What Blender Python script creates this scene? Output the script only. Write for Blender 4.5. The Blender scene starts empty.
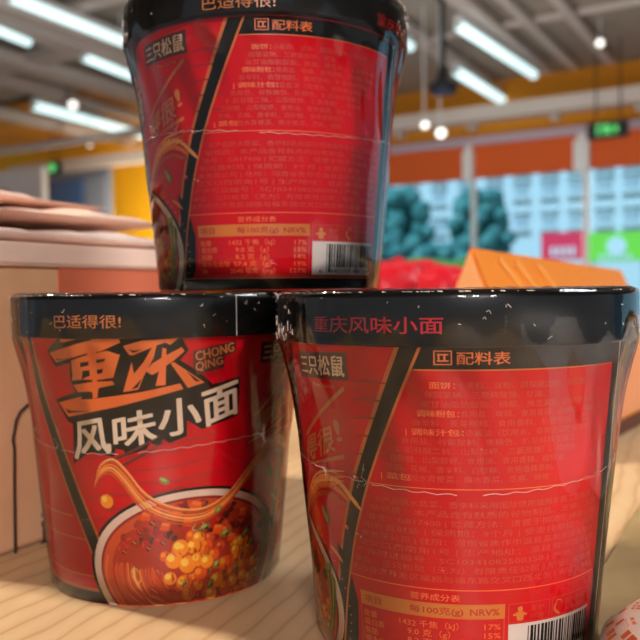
import bpy, bmesh, math, random
from mathutils import Vector, Matrix
from mathutils.geometry import tessellate_polygon
random.seed(7)
col = bpy.context.scene.collection
PI = math.pi
# artwork outlines on the unrolled cup: (degrees round the cup, millimetres up)
POLY= [('black', 2, [(-32.6, 95.4), (-40.4, 90.6), (-35.5, 85.0), (-27.4, 86.7), (-28.1, 80.7), (-25.6, 76.5), (-37.5, 73.4), (-31.3, 65.9), (-28.6, 65.0), (-30.1, 50.5), (-21.0, 55.4), (-10.2, 54.1), (-9.2, 56.9), (-5.9, 56.6), (-5.2, 54.5), (3.4, 56.9), (4.7, 59.0), (8.6, 57.8), (9.8, 60.2), (12.5, 58.7), (19.3, 60.8), (19.3, 66.5), (25.4, 62.9), (41.6, 66.6), (41.8, 80.7), (29.7, 78.6), (26.0, 81.7), (21.6, 84.7), (16.7, 87.6), (20.1, 91.0), (17.5, 95.2)]), ('orange', 3, [(-31.8, 95.1), (-30.7, 93.7), (-23.5, 95.0)]), ('orange', 3, [(-38.7, 89.9), (-34.6, 86.7), (-18.7, 90.3), (-18.8, 89.1), (-15.2, 89.7), (-15.1, 90.8), (-13.3, 90.9), (-5.1, 94.0), (-5.6, 95.3), (-14.2, 95.3), (-18.6, 94.5)]), ('orange', 3, [(-26.6, 87.6), (-18.7, 89.7), (-10.4, 91.2), (-5.5, 89.8), (-8.6, 81.9), (-14.5, 81.1), (-22.4, 81.0), (-27.1, 80.5), (-26.5, 82.4)]), ('orange', 3, [(-16.7, 95.1), (-14.7, 95.1), (-15.5, 75.0), (-17.7, 74.4)]), ('orange', 3, [(-26.5, 79.0), (-17.9, 80.3), (-9.0, 80.8), (-8.2, 79.5), (-15.0, 78.2), (-15.1, 76.9), (-17.5, 76.6), (-18.9, 77.0), (-24.4, 76.5)]), ('orange', 3, [(-35.4, 72.4), (-22.7, 75.1), (-23.4, 74.0), (-17.7, 74.4), (1.5, 76.8), (16.7, 79.5), (17.9, 77.5), (-6.6, 72.0), (-30.6, 67.5)]), ('black', 4, [(-22.3, 86.9), (-18.4, 87.5), (-18.4, 86.1), (-22.2, 85.3)]), ('black', 4, [(-21.4, 84.1), (-18.3, 84.4), (-18.2, 82.5), (-21.1, 81.5), (-22.2, 80.9)]), ('black', 4, [(-15.0, 88.1), (-11.3, 88.5), (-11.8, 87.5), (-15.1, 86.9)]), ('black', 4, [(-15.1, 84.6), (-12.5, 85.0), (-12.9, 83.5), (-15.0, 83.1)]), ('black', 4, [(-31.9, 70.5), (-28.9, 69.8), (-19.5, 70.1), (-30.4, 68.8)]), ('black', 4, [(-35.2, 88.1), (-32.4, 87.9), (-27.3, 88.5), (-33.4, 87.4)]), ('orange', 3, [(-4.2, 92.8), (3.1, 94.7), (16.2, 95.2), (13.1, 92.9), (11.4, 93.8), (8.2, 92.9), (6.9, 88.5), (3.0, 82.1), (1.0, 77.8), (-5.0, 76.9), (-1.2, 87.3), (-0.5, 83.2), (3.2, 87.2), (6.5, 92.2), (-0.5, 89.6), (-2.0, 89.7)]), ('orange', 3, [(3.9, 84.1), (6.3, 86.6), (10.1, 88.7), (17.4, 92.1), (18.4, 90.6), (14.4, 87.5), (11.8, 86.0), (8.4, 83.7), (6.2, 82.7)]), ('orange', 3, [(10.3, 92.1), (11.7, 91.6), (11.2, 79.1), (7.4, 78.9), (9.6, 86.3)]), ('orange', 3, [(13.2, 86.5), (14.4, 87.0), (26.2, 79.4), (19.7, 77.8)]), ('black', 4, [(-2.2, 91.7), (-0.2, 91.2), (2.7, 91.5), (-0.5, 90.4)]), ('black', 4, [(-1.7, 77.8), (2.4, 81.6), (0.8, 78.5)]), ('black', 4, [(19.1, 83.7), (24.6, 79.8), (22.4, 80.1)]), ('maroon', 3, [(21.6, 90.6), (38.8, 93.8), (39.5, 89.5), (34.6, 88.3), (34.3, 84.4), (23.2, 82.1), (21.6, 85.3)]), ('tan', 3, [(49.9, 65.3), (78.5, 83.5), (79.0, 82.3), (54.0, 66.5)]), ('tan', 3, [(46.6, 55.5), (76.4, 63.4), (76.7, 62.0), (50.4, 56.8)])]
QUAD= [('风', 'cream', 4, [(-27.5, 65.4), (-12.6, 68.1), (-11.0, 55.5), (-28.7, 52.4)]), ('味', 'cream', 4, [(-9.7, 68.2), (6.6, 71.6), (7.4, 59.6), (-9.6, 56.6)]), ('小', 'cream', 4, [(8.2, 72.9), (24.1, 75.4), (25.0, 62.9), (8.6, 60.6)]), ('面', 'cream', 4, [(25.3, 75.7), (40.4, 79.4), (41.5, 67.7), (26.7, 63.5)]), ('CHONG', 'tan', 4, [(22.3, 90.2), (38.0, 93.1), (38.5, 89.9), (22.8, 87.0)]), ('QING', 'tan', 4, [(22.4, 86.5), (33.3, 88.2), (33.8, 85.1), (22.8, 82.9)]), ('很', 'tan', 3, [(62.4, 68.8), (72.0, 71.8), (72.4, 63.8), (61.2, 60.4)]), ('!', 'tan', 3, [(72.1, 72.7), (74.8, 73.5), (76.4, 67.5), (73.9, 66.7)]), ('得', 'tan', 3, [(52.5, 65.3), (61.5, 68.4), (60.4, 60.3), (49.0, 56.9)])]
STROKE= [('noodle2', 7, 0.75, [(-20.11, 42.199999999999996), (-17.41, 46.3), (-12.21, 48.199999999999996), (-6.91, 44.1), (-1.01, 37.3), (4.99, 33.199999999999996), (13.29, 30.199999999999996), (21.79, 29.2), (29.49, 30.5), (37.09, 34.3), (43.09, 39.0), (49.790000000000006, 44.4), (55.99, 49.1), (63.69, 51.8), (74.99000000000001, 53.3)]), ('noodle', 7, 0.75, [(-19.724999999999998, 43.3), (-17.025, 47.4), (-11.825000000000001, 49.3), (-6.525, 45.2), (-0.6249999999999999, 38.4), (5.375, 34.3), (13.674999999999999, 31.299999999999997), (22.175, 30.3), (29.875, 31.6), (37.475, 35.4), (43.475, 40.1), (50.175000000000004, 45.5), (56.375, 50.2), (64.07499999999999, 52.9), (75.375, 54.4)]), ('noodle3', 7, 0.75, [(-19.375, 44.3), (-16.675, 48.4), (-11.475000000000001, 50.3), (-6.175, 46.2), (-0.275, 39.4), (5.7250000000000005, 35.3), (14.024999999999999, 32.3), (22.525, 31.3), (30.224999999999998, 32.6), (37.825, 36.4), (43.825, 41.1), (50.525000000000006, 46.5), (56.725, 51.2), (64.425, 53.9), (75.72500000000001, 55.4)]), ('noodle', 7, 0.75, [(-18.99, 45.4), (-16.29, 49.5), (-11.09, 51.4), (-5.79, 47.300000000000004), (0.10999999999999999, 40.5), (6.11, 36.4), (14.41, 33.4), (22.91, 32.4), (30.61, 33.7), (38.21, 37.5), (44.21, 42.2), (50.910000000000004, 47.6), (57.11, 52.300000000000004), (64.80999999999999, 55.0), (76.11, 56.5)]), ('noodle2', 7, 0.75, [(-18.605, 46.5), (-15.905, 50.6), (-10.705, 52.5), (-5.405, 48.400000000000006), (0.495, 41.6), (6.495, 37.5), (14.795, 34.5), (23.294999999999998, 33.5), (30.994999999999997, 34.800000000000004), (38.595, 38.6), (44.595, 43.300000000000004), (51.295, 48.7), (57.495, 53.400000000000006), (65.195, 56.1), (76.495, 57.6)]), ('noodle3', 7, 0.75, [(-18.325, 47.3), (-15.625, 51.4), (-10.425, 53.3), (-5.125, 49.2), (0.775, 42.4), (6.775, 38.3), (15.075, 35.3), (23.575, 34.3), (31.275, 35.6), (38.875, 39.4), (44.875, 44.1), (51.575, 49.5), (57.775, 54.2), (65.475, 56.9), (76.775, 58.4)]), ('noodle3', 7, 1.5, [(47.6, 44.4), (52.5, 49.2), (58.6, 52.9), (65.1, 55.2), (73.2, 54.7), (78.7, 51.0), (82.8, 47.8)]), ('noodle2', 7, 1.5, [(45.0, 40.0), (52.2, 45.4), (60.2, 49.1), (68.0, 50.2), (74.0, 48.8), (76.9, 48.1)]), ('noodle', 7, 1.5, [(44.3, 42.1), (53.0, 47.4), (59.9, 51.2), (67.3, 53.1), (73.9, 51.8), (77.5, 49.4)]), ('noodle', 7, 1.2, [(65.0, 34.0), (68.7, 32.3), (71.9, 30.2)]), ('stick', 6, 0.9, [(-20.1, 45.8), (-3.6, 52.4), (11.0, 59.5)]), ('stick', 6, 0.9, [(-18.2, 49.9), (-3.4, 55.9), (8.7, 61.3)])]
CIRC= [('corn', 6, 16.4, 20.8, 2.8, 1), ('corn', 6, 13.4, 16.5, 2.8, 1), ('corn', 6, 19.5, 14.3, 2.8, 1), ('corn2', 6, 9.7, 18.1, 1.8, 1), ('corn', 6, 11.7, 9.9, 2.2, 1), ('corn', 6, 17.8, 7.8, 2.6, 1), ('corn', 6, 19.7, 3.7, 2.4, 1), ('corn', 6, 24.0, 15.9, 2.4, 1), ('corn2', 6, 24.1, 6.2, 2.0, 1), ('corn', 6, 19.4, 14.5, 2.8685258964143427, 1), ('corn', 6, 17.6, 20.7, 1.9123505976095618, 1), ('corn2', 6, 25.2, 10.6, 2.3373173970783534, 1), ('corn', 6, 28.2, 14.6, 2.3373173970783534, 1), ('corn', 6, 33.0, 7.0, 2.549800796812749, 1), ('corn2', 6, 25.9, 5.1, 3.187250996015936, 1), ('corn2', 6, 19.7, 3.8, 2.3373173970783534, 1), ('corn2', 6, 17.9, 8.5, 2.3373173970783534, 1), ('corn2', 6, 36.9, 12.8, 2.3373173970783534, 1), ('corn2', 6, 40.7, 8.6, 2.1248339973439574, 1), ('corn2', 6, 46.5, 10.0, 2.1248339973439574, 1), ('corn2', 6, 49.9, 14.4, 1.9123505976095618, 1), ('corn', 6, 53.9, 10.5, 1.9123505976095618, 1), ('corn', 6, 41.6, 5.4, 1.9123505976095618, 1), ('corn2', 6, 23.3, 16.2, 1.9123505976095618, 1), ('corn', 6, 30.4, 2.4, 2.1248339973439574, 1), ('corn2', 6, 37.3, 3.7, 2.3373173970783534, 1), ('corn', 6, 22.0, 20.8, 2.3373173970783534, 1), ('corn', 6, 42.4, 16.8, 1.6998671978751658, 1), ('corn', 6, 51.6, 4.8, 1.6998671978751658, 1), ('corn', 6, 45.3, 19.8, 1.6998671978751658, 1), ('corn', 6, 47.1, 6.3, 1.9123505976095618, 1), ('corn2', 6, 43.4, 13.6, 1.6998671978751658, 1), ('corn', 3, -14.6, 38.1, 2.3, 1)]
# ---- materials
def lin(c):
    return tuple((x/12.92 if x <= .04045 else ((x+.055)/1.055)**2.4) for x in (v/255 for v in c)) + (1,)
MATS = {}
def mat(name, rgb, rough=.5, metal=0, coat=0, emit=0, spec=.5, noise=None, bump=None, alpha=1, transmission=0):
    if name in MATS: return MATS[name]
    m = bpy.data.materials.new(name); m.use_nodes = True
    nt = m.node_tree; b = nt.nodes['Principled BSDF']
    b.inputs['Base Color'].default_value = lin(rgb)
    b.inputs['Roughness'].default_value = rough
    b.inputs['Metallic'].default_value = metal
    b.inputs['Coat Weight'].default_value = coat
    b.inputs['Coat Roughness'].default_value = .12
    b.inputs['Specular IOR Level'].default_value = spec
    b.inputs['Transmission Weight'].default_value = transmission
    if emit:
        b.inputs['Emission Color'].default_value = lin(rgb)
        b.inputs['Emission Strength'].default_value = emit
    if noise:   # (scale, amount, rgb2)
        tc = nt.nodes.new('ShaderNodeTexCoord'); n = nt.nodes.new('ShaderNodeTexNoise')
        n.inputs['Scale'].default_value = noise[0]; n.inputs['Detail'].default_value = 4
        r = nt.nodes.new('ShaderNodeValToRGB'); r.color_ramp.elements[0].color = lin(rgb); r.color_ramp.elements[1].color = lin(noise[1])
        r.color_ramp.elements[0].position = .35; r.color_ramp.elements[1].position = .65
        nt.links.new(tc.outputs['Object'], n.inputs['Vector']); nt.links.new(n.outputs['Fac'], r.inputs['Fac'])
        nt.links.new(r.outputs['Color'], b.inputs['Base Color'])
    if bump:    # (scale, strength, distance)
        tc = nt.nodes.new('ShaderNodeTexCoord'); n = nt.nodes.new('ShaderNodeTexNoise')
        n.inputs['Scale'].default_value = bump[0]; n.inputs['Detail'].default_value = 3
        bp = nt.nodes.new('ShaderNodeBump'); bp.inputs['Strength'].default_value = bump[1]; bp.inputs['Distance'].default_value = bump[2]
        nt.links.new(tc.outputs['Object'], n.inputs['Vector']); nt.links.new(n.outputs['Fac'], bp.inputs['Height'])
        nt.links.new(bp.outputs['Normal'], b.inputs['Normal'])
    MATS[name] = m
    return m

def film_material():
    m = bpy.data.materials.new('clear_film'); m.use_nodes = True; nt = m.node_tree; nt.nodes.clear()
    out = nt.nodes.new('ShaderNodeOutputMaterial'); mix = nt.nodes.new('ShaderNodeMixShader')
    tr = nt.nodes.new('ShaderNodeBsdfTransparent'); gl = nt.nodes.new('ShaderNodeBsdfGlossy'); gl.inputs['Roughness'].default_value = .05
    tr.inputs['Color'].default_value = (.97, .97, .97, 1)
    df = nt.nodes.new('ShaderNodeBsdfDiffuse'); df.inputs['Color'].default_value = (.8, .78, .76, 1)
    mix2 = nt.nodes.new('ShaderNodeMixShader')
    fr = nt.nodes.new('ShaderNodeFresnel'); fr.inputs['IOR'].default_value = 1.5
    tc = nt.nodes.new('ShaderNodeTexCoord')
    mp = nt.nodes.new('ShaderNodeMapping'); mp.inputs['Scale'].default_value = (1, 1, .35)
    n1 = nt.nodes.new('ShaderNodeTexNoise'); n1.inputs['Scale'].default_value = 38; n1.inputs['Detail'].default_value = 2; n1.inputs['Distortion'].default_value = .6
    n2 = nt.nodes.new('ShaderNodeTexNoise'); n2.inputs['Scale'].default_value = 220; n2.inputs['Detail'].default_value = 2
    # fine shrink wrinkles only in the band under the lid (local z is height in metres)
    sp = nt.nodes.new('ShaderNodeSeparateXYZ'); mr = nt.nodes.new('ShaderNodeMapRange')
    mr.inputs['From Min'].default_value = .088; mr.inputs['From Max'].default_value = .112
    mr.inputs['To Min'].default_value = .0; mr.inputs['To Max'].default_value = .22
    mu = nt.nodes.new('ShaderNodeMath'); mu.operation = 'MULTIPLY'; ad = nt.nodes.new('ShaderNodeMath'); ad.operation = 'ADD'
    bp = nt.nodes.new('ShaderNodeBump'); bp.inputs['Strength'].default_value = .5; bp.inputs['Distance'].default_value = .0013
    L = nt.links.new
    L(tc.outputs['Object'], mp.inputs['Vector']); L(mp.outputs['Vector'], n1.inputs['Vector']); L(tc.outputs['Object'], n2.inputs['Vector'])
    L(tc.outputs['Object'], sp.inputs['Vector']); L(sp.outputs['Z'], mr.inputs['Value'])
    L(n2.outputs['Fac'], mu.inputs[0]); L(mr.outputs['Result'], mu.inputs[1]); L(n1.outputs['Fac'], ad.inputs[0]); L(mu.outputs[0], ad.inputs[1])
    L(ad.outputs[0], bp.inputs['Height']); L(bp.outputs['Normal'], gl.inputs['Normal'])
    sc = nt.nodes.new('ShaderNodeMath'); sc.operation = 'MULTIPLY_ADD'; sc.inputs[1].default_value = 1.0; sc.inputs[2].default_value = 0; sc.use_clamp = True
    L(bp.outputs['Normal'], fr.inputs['Normal']); L(fr.outputs['Fac'], sc.inputs[0])
    mix2.inputs['Fac'].default_value = .002
    L(tr.outputs[0], mix2.inputs[1]); L(df.outputs[0], mix2.inputs[2])
    L(sc.outputs[0], mix.inputs['Fac']); L(mix2.outputs[0], mix.inputs[1]); L(gl.outputs[0], mix.inputs[2])
    L(mix.outputs[0], out.inputs['Surface'])
    return m

def wood_material():
    m = bpy.data.materials.new('light_wood'); m.use_nodes = True; nt = m.node_tree; b = nt.nodes['Principled BSDF']
    L = nt.links.new
    tc = nt.nodes.new('ShaderNodeTexCoord'); mp = nt.nodes.new('ShaderNodeMapping')
    mp.inputs['Rotation'].default_value = (0, 0, math.radians(64)); mp.inputs['Scale'].default_value = (1, .22, 1)
    w = nt.nodes.new('ShaderNodeTexWave'); w.inputs['Scale'].default_value = 62; w.inputs['Distortion'].default_value = 4
    w.inputs['Detail'].default_value = 3; w.inputs['Detail Scale'].default_value = .6; w.bands_direction = 'X'
    n = nt.nodes.new('ShaderNodeTexNoise'); n.inputs['Scale'].default_value = 90; n.inputs['Detail'].default_value = 5
    r = nt.nodes.new('ShaderNodeValToRGB'); e = r.color_ramp.elements
    e[0].position = 0; e[0].color = lin((206, 168, 122)); e[1].position = .13; e[1].color = lin((226, 190, 142))
    k = r.color_ramp.elements.new(1); k.color = lin((230, 197, 152))
    mx = nt.nodes.new('ShaderNodeMix'); mx.data_type = 'RGBA'; mx.blend_type = 'MULTIPLY'; mx.inputs['Factor'].default_value = .25
    L(tc.outputs['Object'], mp.inputs['Vector']); L(mp.outputs['Vector'], w.inputs['Vector']); L(mp.outputs['Vector'], n.inputs['Vector'])
    L(w.outputs['Fac'], r.inputs['Fac']); L(r.outputs['Color'], mx.inputs['A']); L(n.outputs['Fac'], mx.inputs['B'])
    L(mx.outputs['Result'], b.inputs['Base Color'])
    b.inputs['Roughness'].default_value = .42
    return m

P = {
 'red':    mat('print_red', (214, 0, 26), .5, spec=.08), 
 'panel':  mat('print_panel_red', (204, 6, 22), .4, spec=.4),
 'darkred':mat('print_dark_red', (150, 6, 18), .4),
 'maroon': mat('print_maroon', (74, 22, 22), .4),
 'black':  mat('print_black', (12, 8, 9), .5, spec=.12),
 'gold':   mat('print_gold', (214, 112, 50), .4),
 'orange': mat('print_orange', (238, 112, 40), .4),
 'textor': mat('print_text_orange', (212, 58, 38), .45),
 'texthi': mat('print_text_bold', (250, 118, 56), .45),
 'cream':  mat('print_cream', (238, 214, 188), .4),
 'tan':    mat('print_tan', (218, 132, 72), .4),
 'bar':    mat('print_bar_gold', (218, 128, 44), .4),
 'white':  mat('print_white', (232, 222, 214), .45),
 'corn':   mat('print_corn', (246, 150, 20), .35),
 'corn2':  mat('print_corn_orange', (232, 88, 20), .35),
 'cornhi': mat('print_corn_highlight', (255, 214, 90), .35),
 'soup':   mat('print_soup', (178, 42, 18), .4),
 'broth':  mat('print_broth', (214, 78, 34), .4),
 'noodle': mat('print_noodle', (240, 128, 44), .4),
 'noodle2':mat('print_noodle_dark', (206, 74, 26), .4),
 'noodle3':mat('print_noodle_light', (250, 176, 96), .4),
 'green':  mat('print_green', (112, 128, 40), .4),
 'greenhi':mat('print_green_light', (184, 186, 96), .4),
 'chili':  mat('print_chili', (196, 20, 18), .35),
 'beef':   mat('print_beef', (72, 20, 14), .35),
 'stick':  mat('print_chopstick', (92, 12, 10), .4),
 'rim':    mat('print_bowl_rim', (236, 208, 188), .4),
}
LIDRED = mat('lid_red_ink', (206, 24, 40), .35)
LIDGOLD = mat('lid_orange_ink', (222, 130, 62), .35)
FILM = film_material()
CREASE = mat('film_crease', (232, 220, 214), .2, emit=0)
LIDBLACK = mat('lid_black', (12, 11, 12), .3, spec=.25, bump=(240, .08, .0006))
FOIL = mat('lid_foil', (120, 116, 116), .3, metal=.6)
PAPER = mat('cup_bottom_paper', (150, 120, 96), .7)

# ---------------------------------------------------------------- mesh helpers
def link(name, me, mats, parent=None, loc=None, rotz=0, smooth=False):
    o = bpy.data.objects.new(name, me); col.objects.link(o)
    for m in (mats if isinstance(mats, (list, tuple)) else [mats]): me.materials.append(m)
    if parent is not None: o.parent = parent
    if loc is not None: o.location = loc
    o.rotation_euler.z = rotz
    if smooth:
        for p in me.polygons: p.use_smooth = True
    return o
def from_bm(name, bm, mats, parent=None, loc=None, rotz=0, smooth=False):
    me = bpy.data.meshes.new(name); bm.to_mesh(me); bm.free()
    return link(name, me, mats, parent, loc, rotz, smooth)
def tag(o, label=None, cat=None, group=None, kind=None):
    if label: o['label'] = label
    if cat: o['category'] = cat
    if group: o['group'] = group
    if kind: o['kind'] = kind
    return o
def thing(name, label, cat, loc=(0, 0, 0), rotz=0, group=None):
    o = bpy.data.objects.new(name, None); col.objects.link(o); o.location = loc; o.rotation_euler.z = rotz
    o.empty_display_size = .05
    return tag(o, label, cat, group)
def bm_box(bm, a, b, M=None, bevel=0):
    t = bmesh.new(); bmesh.ops.create_cube(t, size=1)
    for v in t.verts:
        v.co = Vector(((a[0]+b[0])/2+v.co.x*(b[0]-a[0]), (a[1]+b[1])/2+v.co.y*(b[1]-a[1]), (a[2]+b[2])/2+v.co.z*(b[2]-a[2])))
    if bevel: bmesh.ops.bevel(t, geom=t.edges[:], offset=bevel, segments=2, affect='EDGES')
    if M is not None: bmesh.ops.transform(t, matrix=M, verts=t.verts)
    me = bpy.data.meshes.new('t'); t.to_mesh(me); t.free(); bm.from_mesh(me); bpy.data.meshes.remove(me)
def bm_tube(bm, p, q, r, r2=None, seg=16):
    p, q = Vector(p), Vector(q); d = q-p; r2 = r if r2 is None else r2
    t = bmesh.new(); bmesh.ops.create_cone(t, cap_ends=True, segments=seg, radius1=r, radius2=r2, depth=d.length)
    M = Matrix.Translation((p+q)/2) @ d.to_track_quat('Z', 'Y').to_matrix().to_4x4()
    bmesh.ops.transform(t, matrix=M, verts=t.verts)
    me = bpy.data.meshes.new('t'); t.to_mesh(me); t.free(); bm.from_mesh(me); bpy.data.meshes.remove(me)
def lathe(prof, seg=128, close=False):
    bm = bmesh.new(); rings = []
    for r, z in prof:
        if r < 1e-6: rings.append([bm.verts.new((0, 0, z))])
        else: rings.append([bm.verts.new((r*math.cos(2*PI*i/seg), r*math.sin(2*PI*i/seg), z)) for i in range(seg)])
    for a, b in zip(rings, rings[1:]):
        for i in range(seg):
            j = (i+1) % seg
            if len(a) == 1 and len(b) > 1: bm.faces.new((a[0], b[i], b[j]))
            elif len(b) == 1 and len(a) > 1: bm.faces.new((a[i], b[0], a[j]))
            elif len(a) > 1: bm.faces.new((a[i], a[j], b[j], b[i]))
    bmesh.ops.recalc_face_normals(bm, faces=bm.faces)
    return bm

# ---------------------------------------------------------------- cup geometry (metres)
H, T_, RT, RB, RL = .11053, .01508, .05284, .04435, .057
def rbody(z): return RB + (RT-RB)*z/(H-T_)
def on_cup(ph, z, lay, lid=False):      # ph degrees, z millimetres, lay in layers
    a = math.radians(ph); r = (RL if lid else rbody(z/1000)) + lay*.00006
    return Vector((r*math.sin(a), -r*math.cos(a), z/1000))

class Art:
    """flat artwork in (degrees, millimetres), cut into narrow strips and rolled round the cup"""
    def __init__(s, lid=False): s.items = []; s.lid = lid
    def poly(s, c, lay, pts):
        v = [Vector((x, y, 0)) for x, y in pts]
        s.items.append((c, lay, v, [tuple(t) for t in tessellate_polygon([v])]))
    def rect(s, c, lay, x0, y0, x1, y1): s.poly(c, lay, [(x0, y0), (x1, y0), (x1, y1), (x0, y1)])
    def stroke(s, c, lay, w, pts):
        W = w/.85
        # smooth the line with Catmull-Rom
        P_ = [Vector((x*.85, y)) for x, y in pts]; Q_ = []
        for i in range(len(P_)-1):
            p0 = P_[max(i-1, 0)]; p1 = P_[i]; p2 = P_[i+1]; p3 = P_[min(i+2, len(P_)-1)]
            for k in range(4):
                t = k/4; Q_.append(.5*((2*p1)+(p2-p0)*t+(2*p0-5*p1+4*p2-p3)*t*t+(3*p1-p0-3*p2+p3)*t**3))
        Q_.append(P_[-1]); n = len(Q_)
        L, R = [], []
        for i, q in enumerate(Q_):
            d = (Q_[min(i+1, n-1)]-Q_[max(i-1, 0)]); d = d.normalized() if d.length else Vector((1, 0)); nn = Vector((-d.y, d.x))
            ww = w/2*min(1, .25+min(i, n-1-i)/3)
            L.append(q+nn*ww); R.append(q-nn*ww)
        v = [Vector((a.x/.85, a.y, 0)) for a in L]+[Vector((a.x/.85, a.y, 0)) for a in R]
        s.items.append((c, lay, v, [(i, i+1, n+i+1, n+i) for i in range(n-1)]))
    def disc(s, c, lay, x, y, r, asp=1, rot=0, seg=14):
        pts = []
        for i in range(seg):
            a = 2*PI*i/seg; u, w = r*math.cos(a), r*asp*math.sin(a)
            pts.append(Vector((x+(u*math.cos(rot)-w*math.sin(rot))/.85, y+u*math.sin(rot)+w*math.cos(rot), 0)))
        s.items.append((c, lay, pts, [tuple(range(seg))]))
    def ring(s, c, lay, x, y, r, asp, rot, w):
        seg = 16; v = []
        for k in (r, r-w):
            for i in range(seg):
                a = 2*PI*i/seg; u, q = k*math.cos(a), k*asp*math.sin(a)
                v.append(Vector((x+(u*math.cos(rot)-q*math.sin(rot))/.85, y+u*math.sin(rot)+q*math.cos(rot), 0)))
        s.items.append((c, lay, v, [(i, (i+1) % seg, seg+(i+1) % seg, seg+i) for i in range(seg)]))
    def text(s, c, lay, string, x0=None, y0=None, w=None, h=None, quad=None, bold=0, box=None):
        """x0,y0 = lower left in (deg, mm); w in degrees and/or h (cap height) in mm; or a quad TL TR BR BL"""
        cu = bpy.data.curves.new('t', 'FONT'); cu.body = string; cu.size = 1; cu.resolution_u = 2
        o = bpy.data.objects.new('t', cu); col.objects.link(o)
        me = bpy.data.meshes.new_from_object(o.evaluated_get(bpy.context.evaluated_depsgraph_get()))
        bpy.data.objects.remove(o); bpy.data.curves.remove(cu)
        v = [q.co.copy() for q in me.vertices]; f = [tuple(p.vertices) for p in me.polygons]; bpy.data.meshes.remove(me)
        if not v: return
        ax, bx = min(q.x for q in v), max(q.x for q in v); ay, by = min(q.y for q in v), max(q.y for q in v)
        out = []
        if quad:
            TL, TR, BR, BL = [Vector(q) for q in quad]
            for q in v:
                u, t = (q.x-ax)/(bx-ax), (q.y-ay)/(by-ay)
                out.append((BL.lerp(BR, u)).lerp(TL.lerp(TR, u), t).to_3d())
        else:
            k = h                                     # one em in mm
            kx = (w/(bx-ax)) if w else k/.85
            for q in v: out.append(Vector((x0+(q.x-ax)*kx, y0+q.y*k, 0)))
        if bold > .001:
            ky = (h if h else (Vector(quad[0])-Vector(quad[3])).length/(by-ay)); kx = ky/.85
            for i, (dx, dy) in enumerate(((-1, -.6), (1, -.6), (-1, .6), (1, .6))):
                s.items.append((c, lay+.03*i, [q+Vector((dx*bold*kx, dy*bold*ky, 0)) for q in out], f))
        else: s.items.append((c, lay, out, f))
    def build(s, name, parent, colors=P, zmin=None, zmax=None, step=3, shift=0):
        bm = bmesh.new(); keys = []
        ly = bm.verts.layers.float.new('lay')
        for c, lay, v, f in s.items:
            if c not in keys: keys.append(c)
            mi = keys.index(c)
            bv = []
            for q in v:
                n = bm.verts.new(q); n[ly] = lay; bv.append(n)
            for t in f:
                if len(set(t)) < 3: continue
                try: fc = bm.faces.new([bv[i] for i in t]); fc.material_index = mi
                except ValueError: pass
        xs = [q.co.x for q in bm.verts]; a = math.floor(min(xs)/step)*step
        while a < max(xs):
            bmesh.ops.bisect_plane(bm, geom=bm.verts[:]+bm.edges[:]+bm.faces[:], plane_co=(a, 0, 0), plane_no=(1, 0, 0), dist=1e-5)
            a += step
        for lim, sg in ((zmin, -1), (zmax, 1)):
            if lim is not None:
                bmesh.ops.bisect_plane(bm, geom=bm.verts[:]+bm.edges[:]+bm.faces[:], plane_co=(0, lim, 0), plane_no=(0, sg, 0), dist=1e-5, clear_outer=True)
        for q in bm.verts: q.co = on_cup(q.co.x+shift, q.co.y, q[ly], s.lid)
        for fc in bm.faces:
            fc.normal_update(); cc = fc.calc_center_median()
            if fc.normal.x*cc.x+fc.normal.y*cc.y < 0: fc.normal_flip()
            fc.smooth = True
        me = bpy.data.meshes.new(name); bm.to_mesh(me); bm.free()
        return link(name, me, [colors[k] for k in keys], parent)

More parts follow.
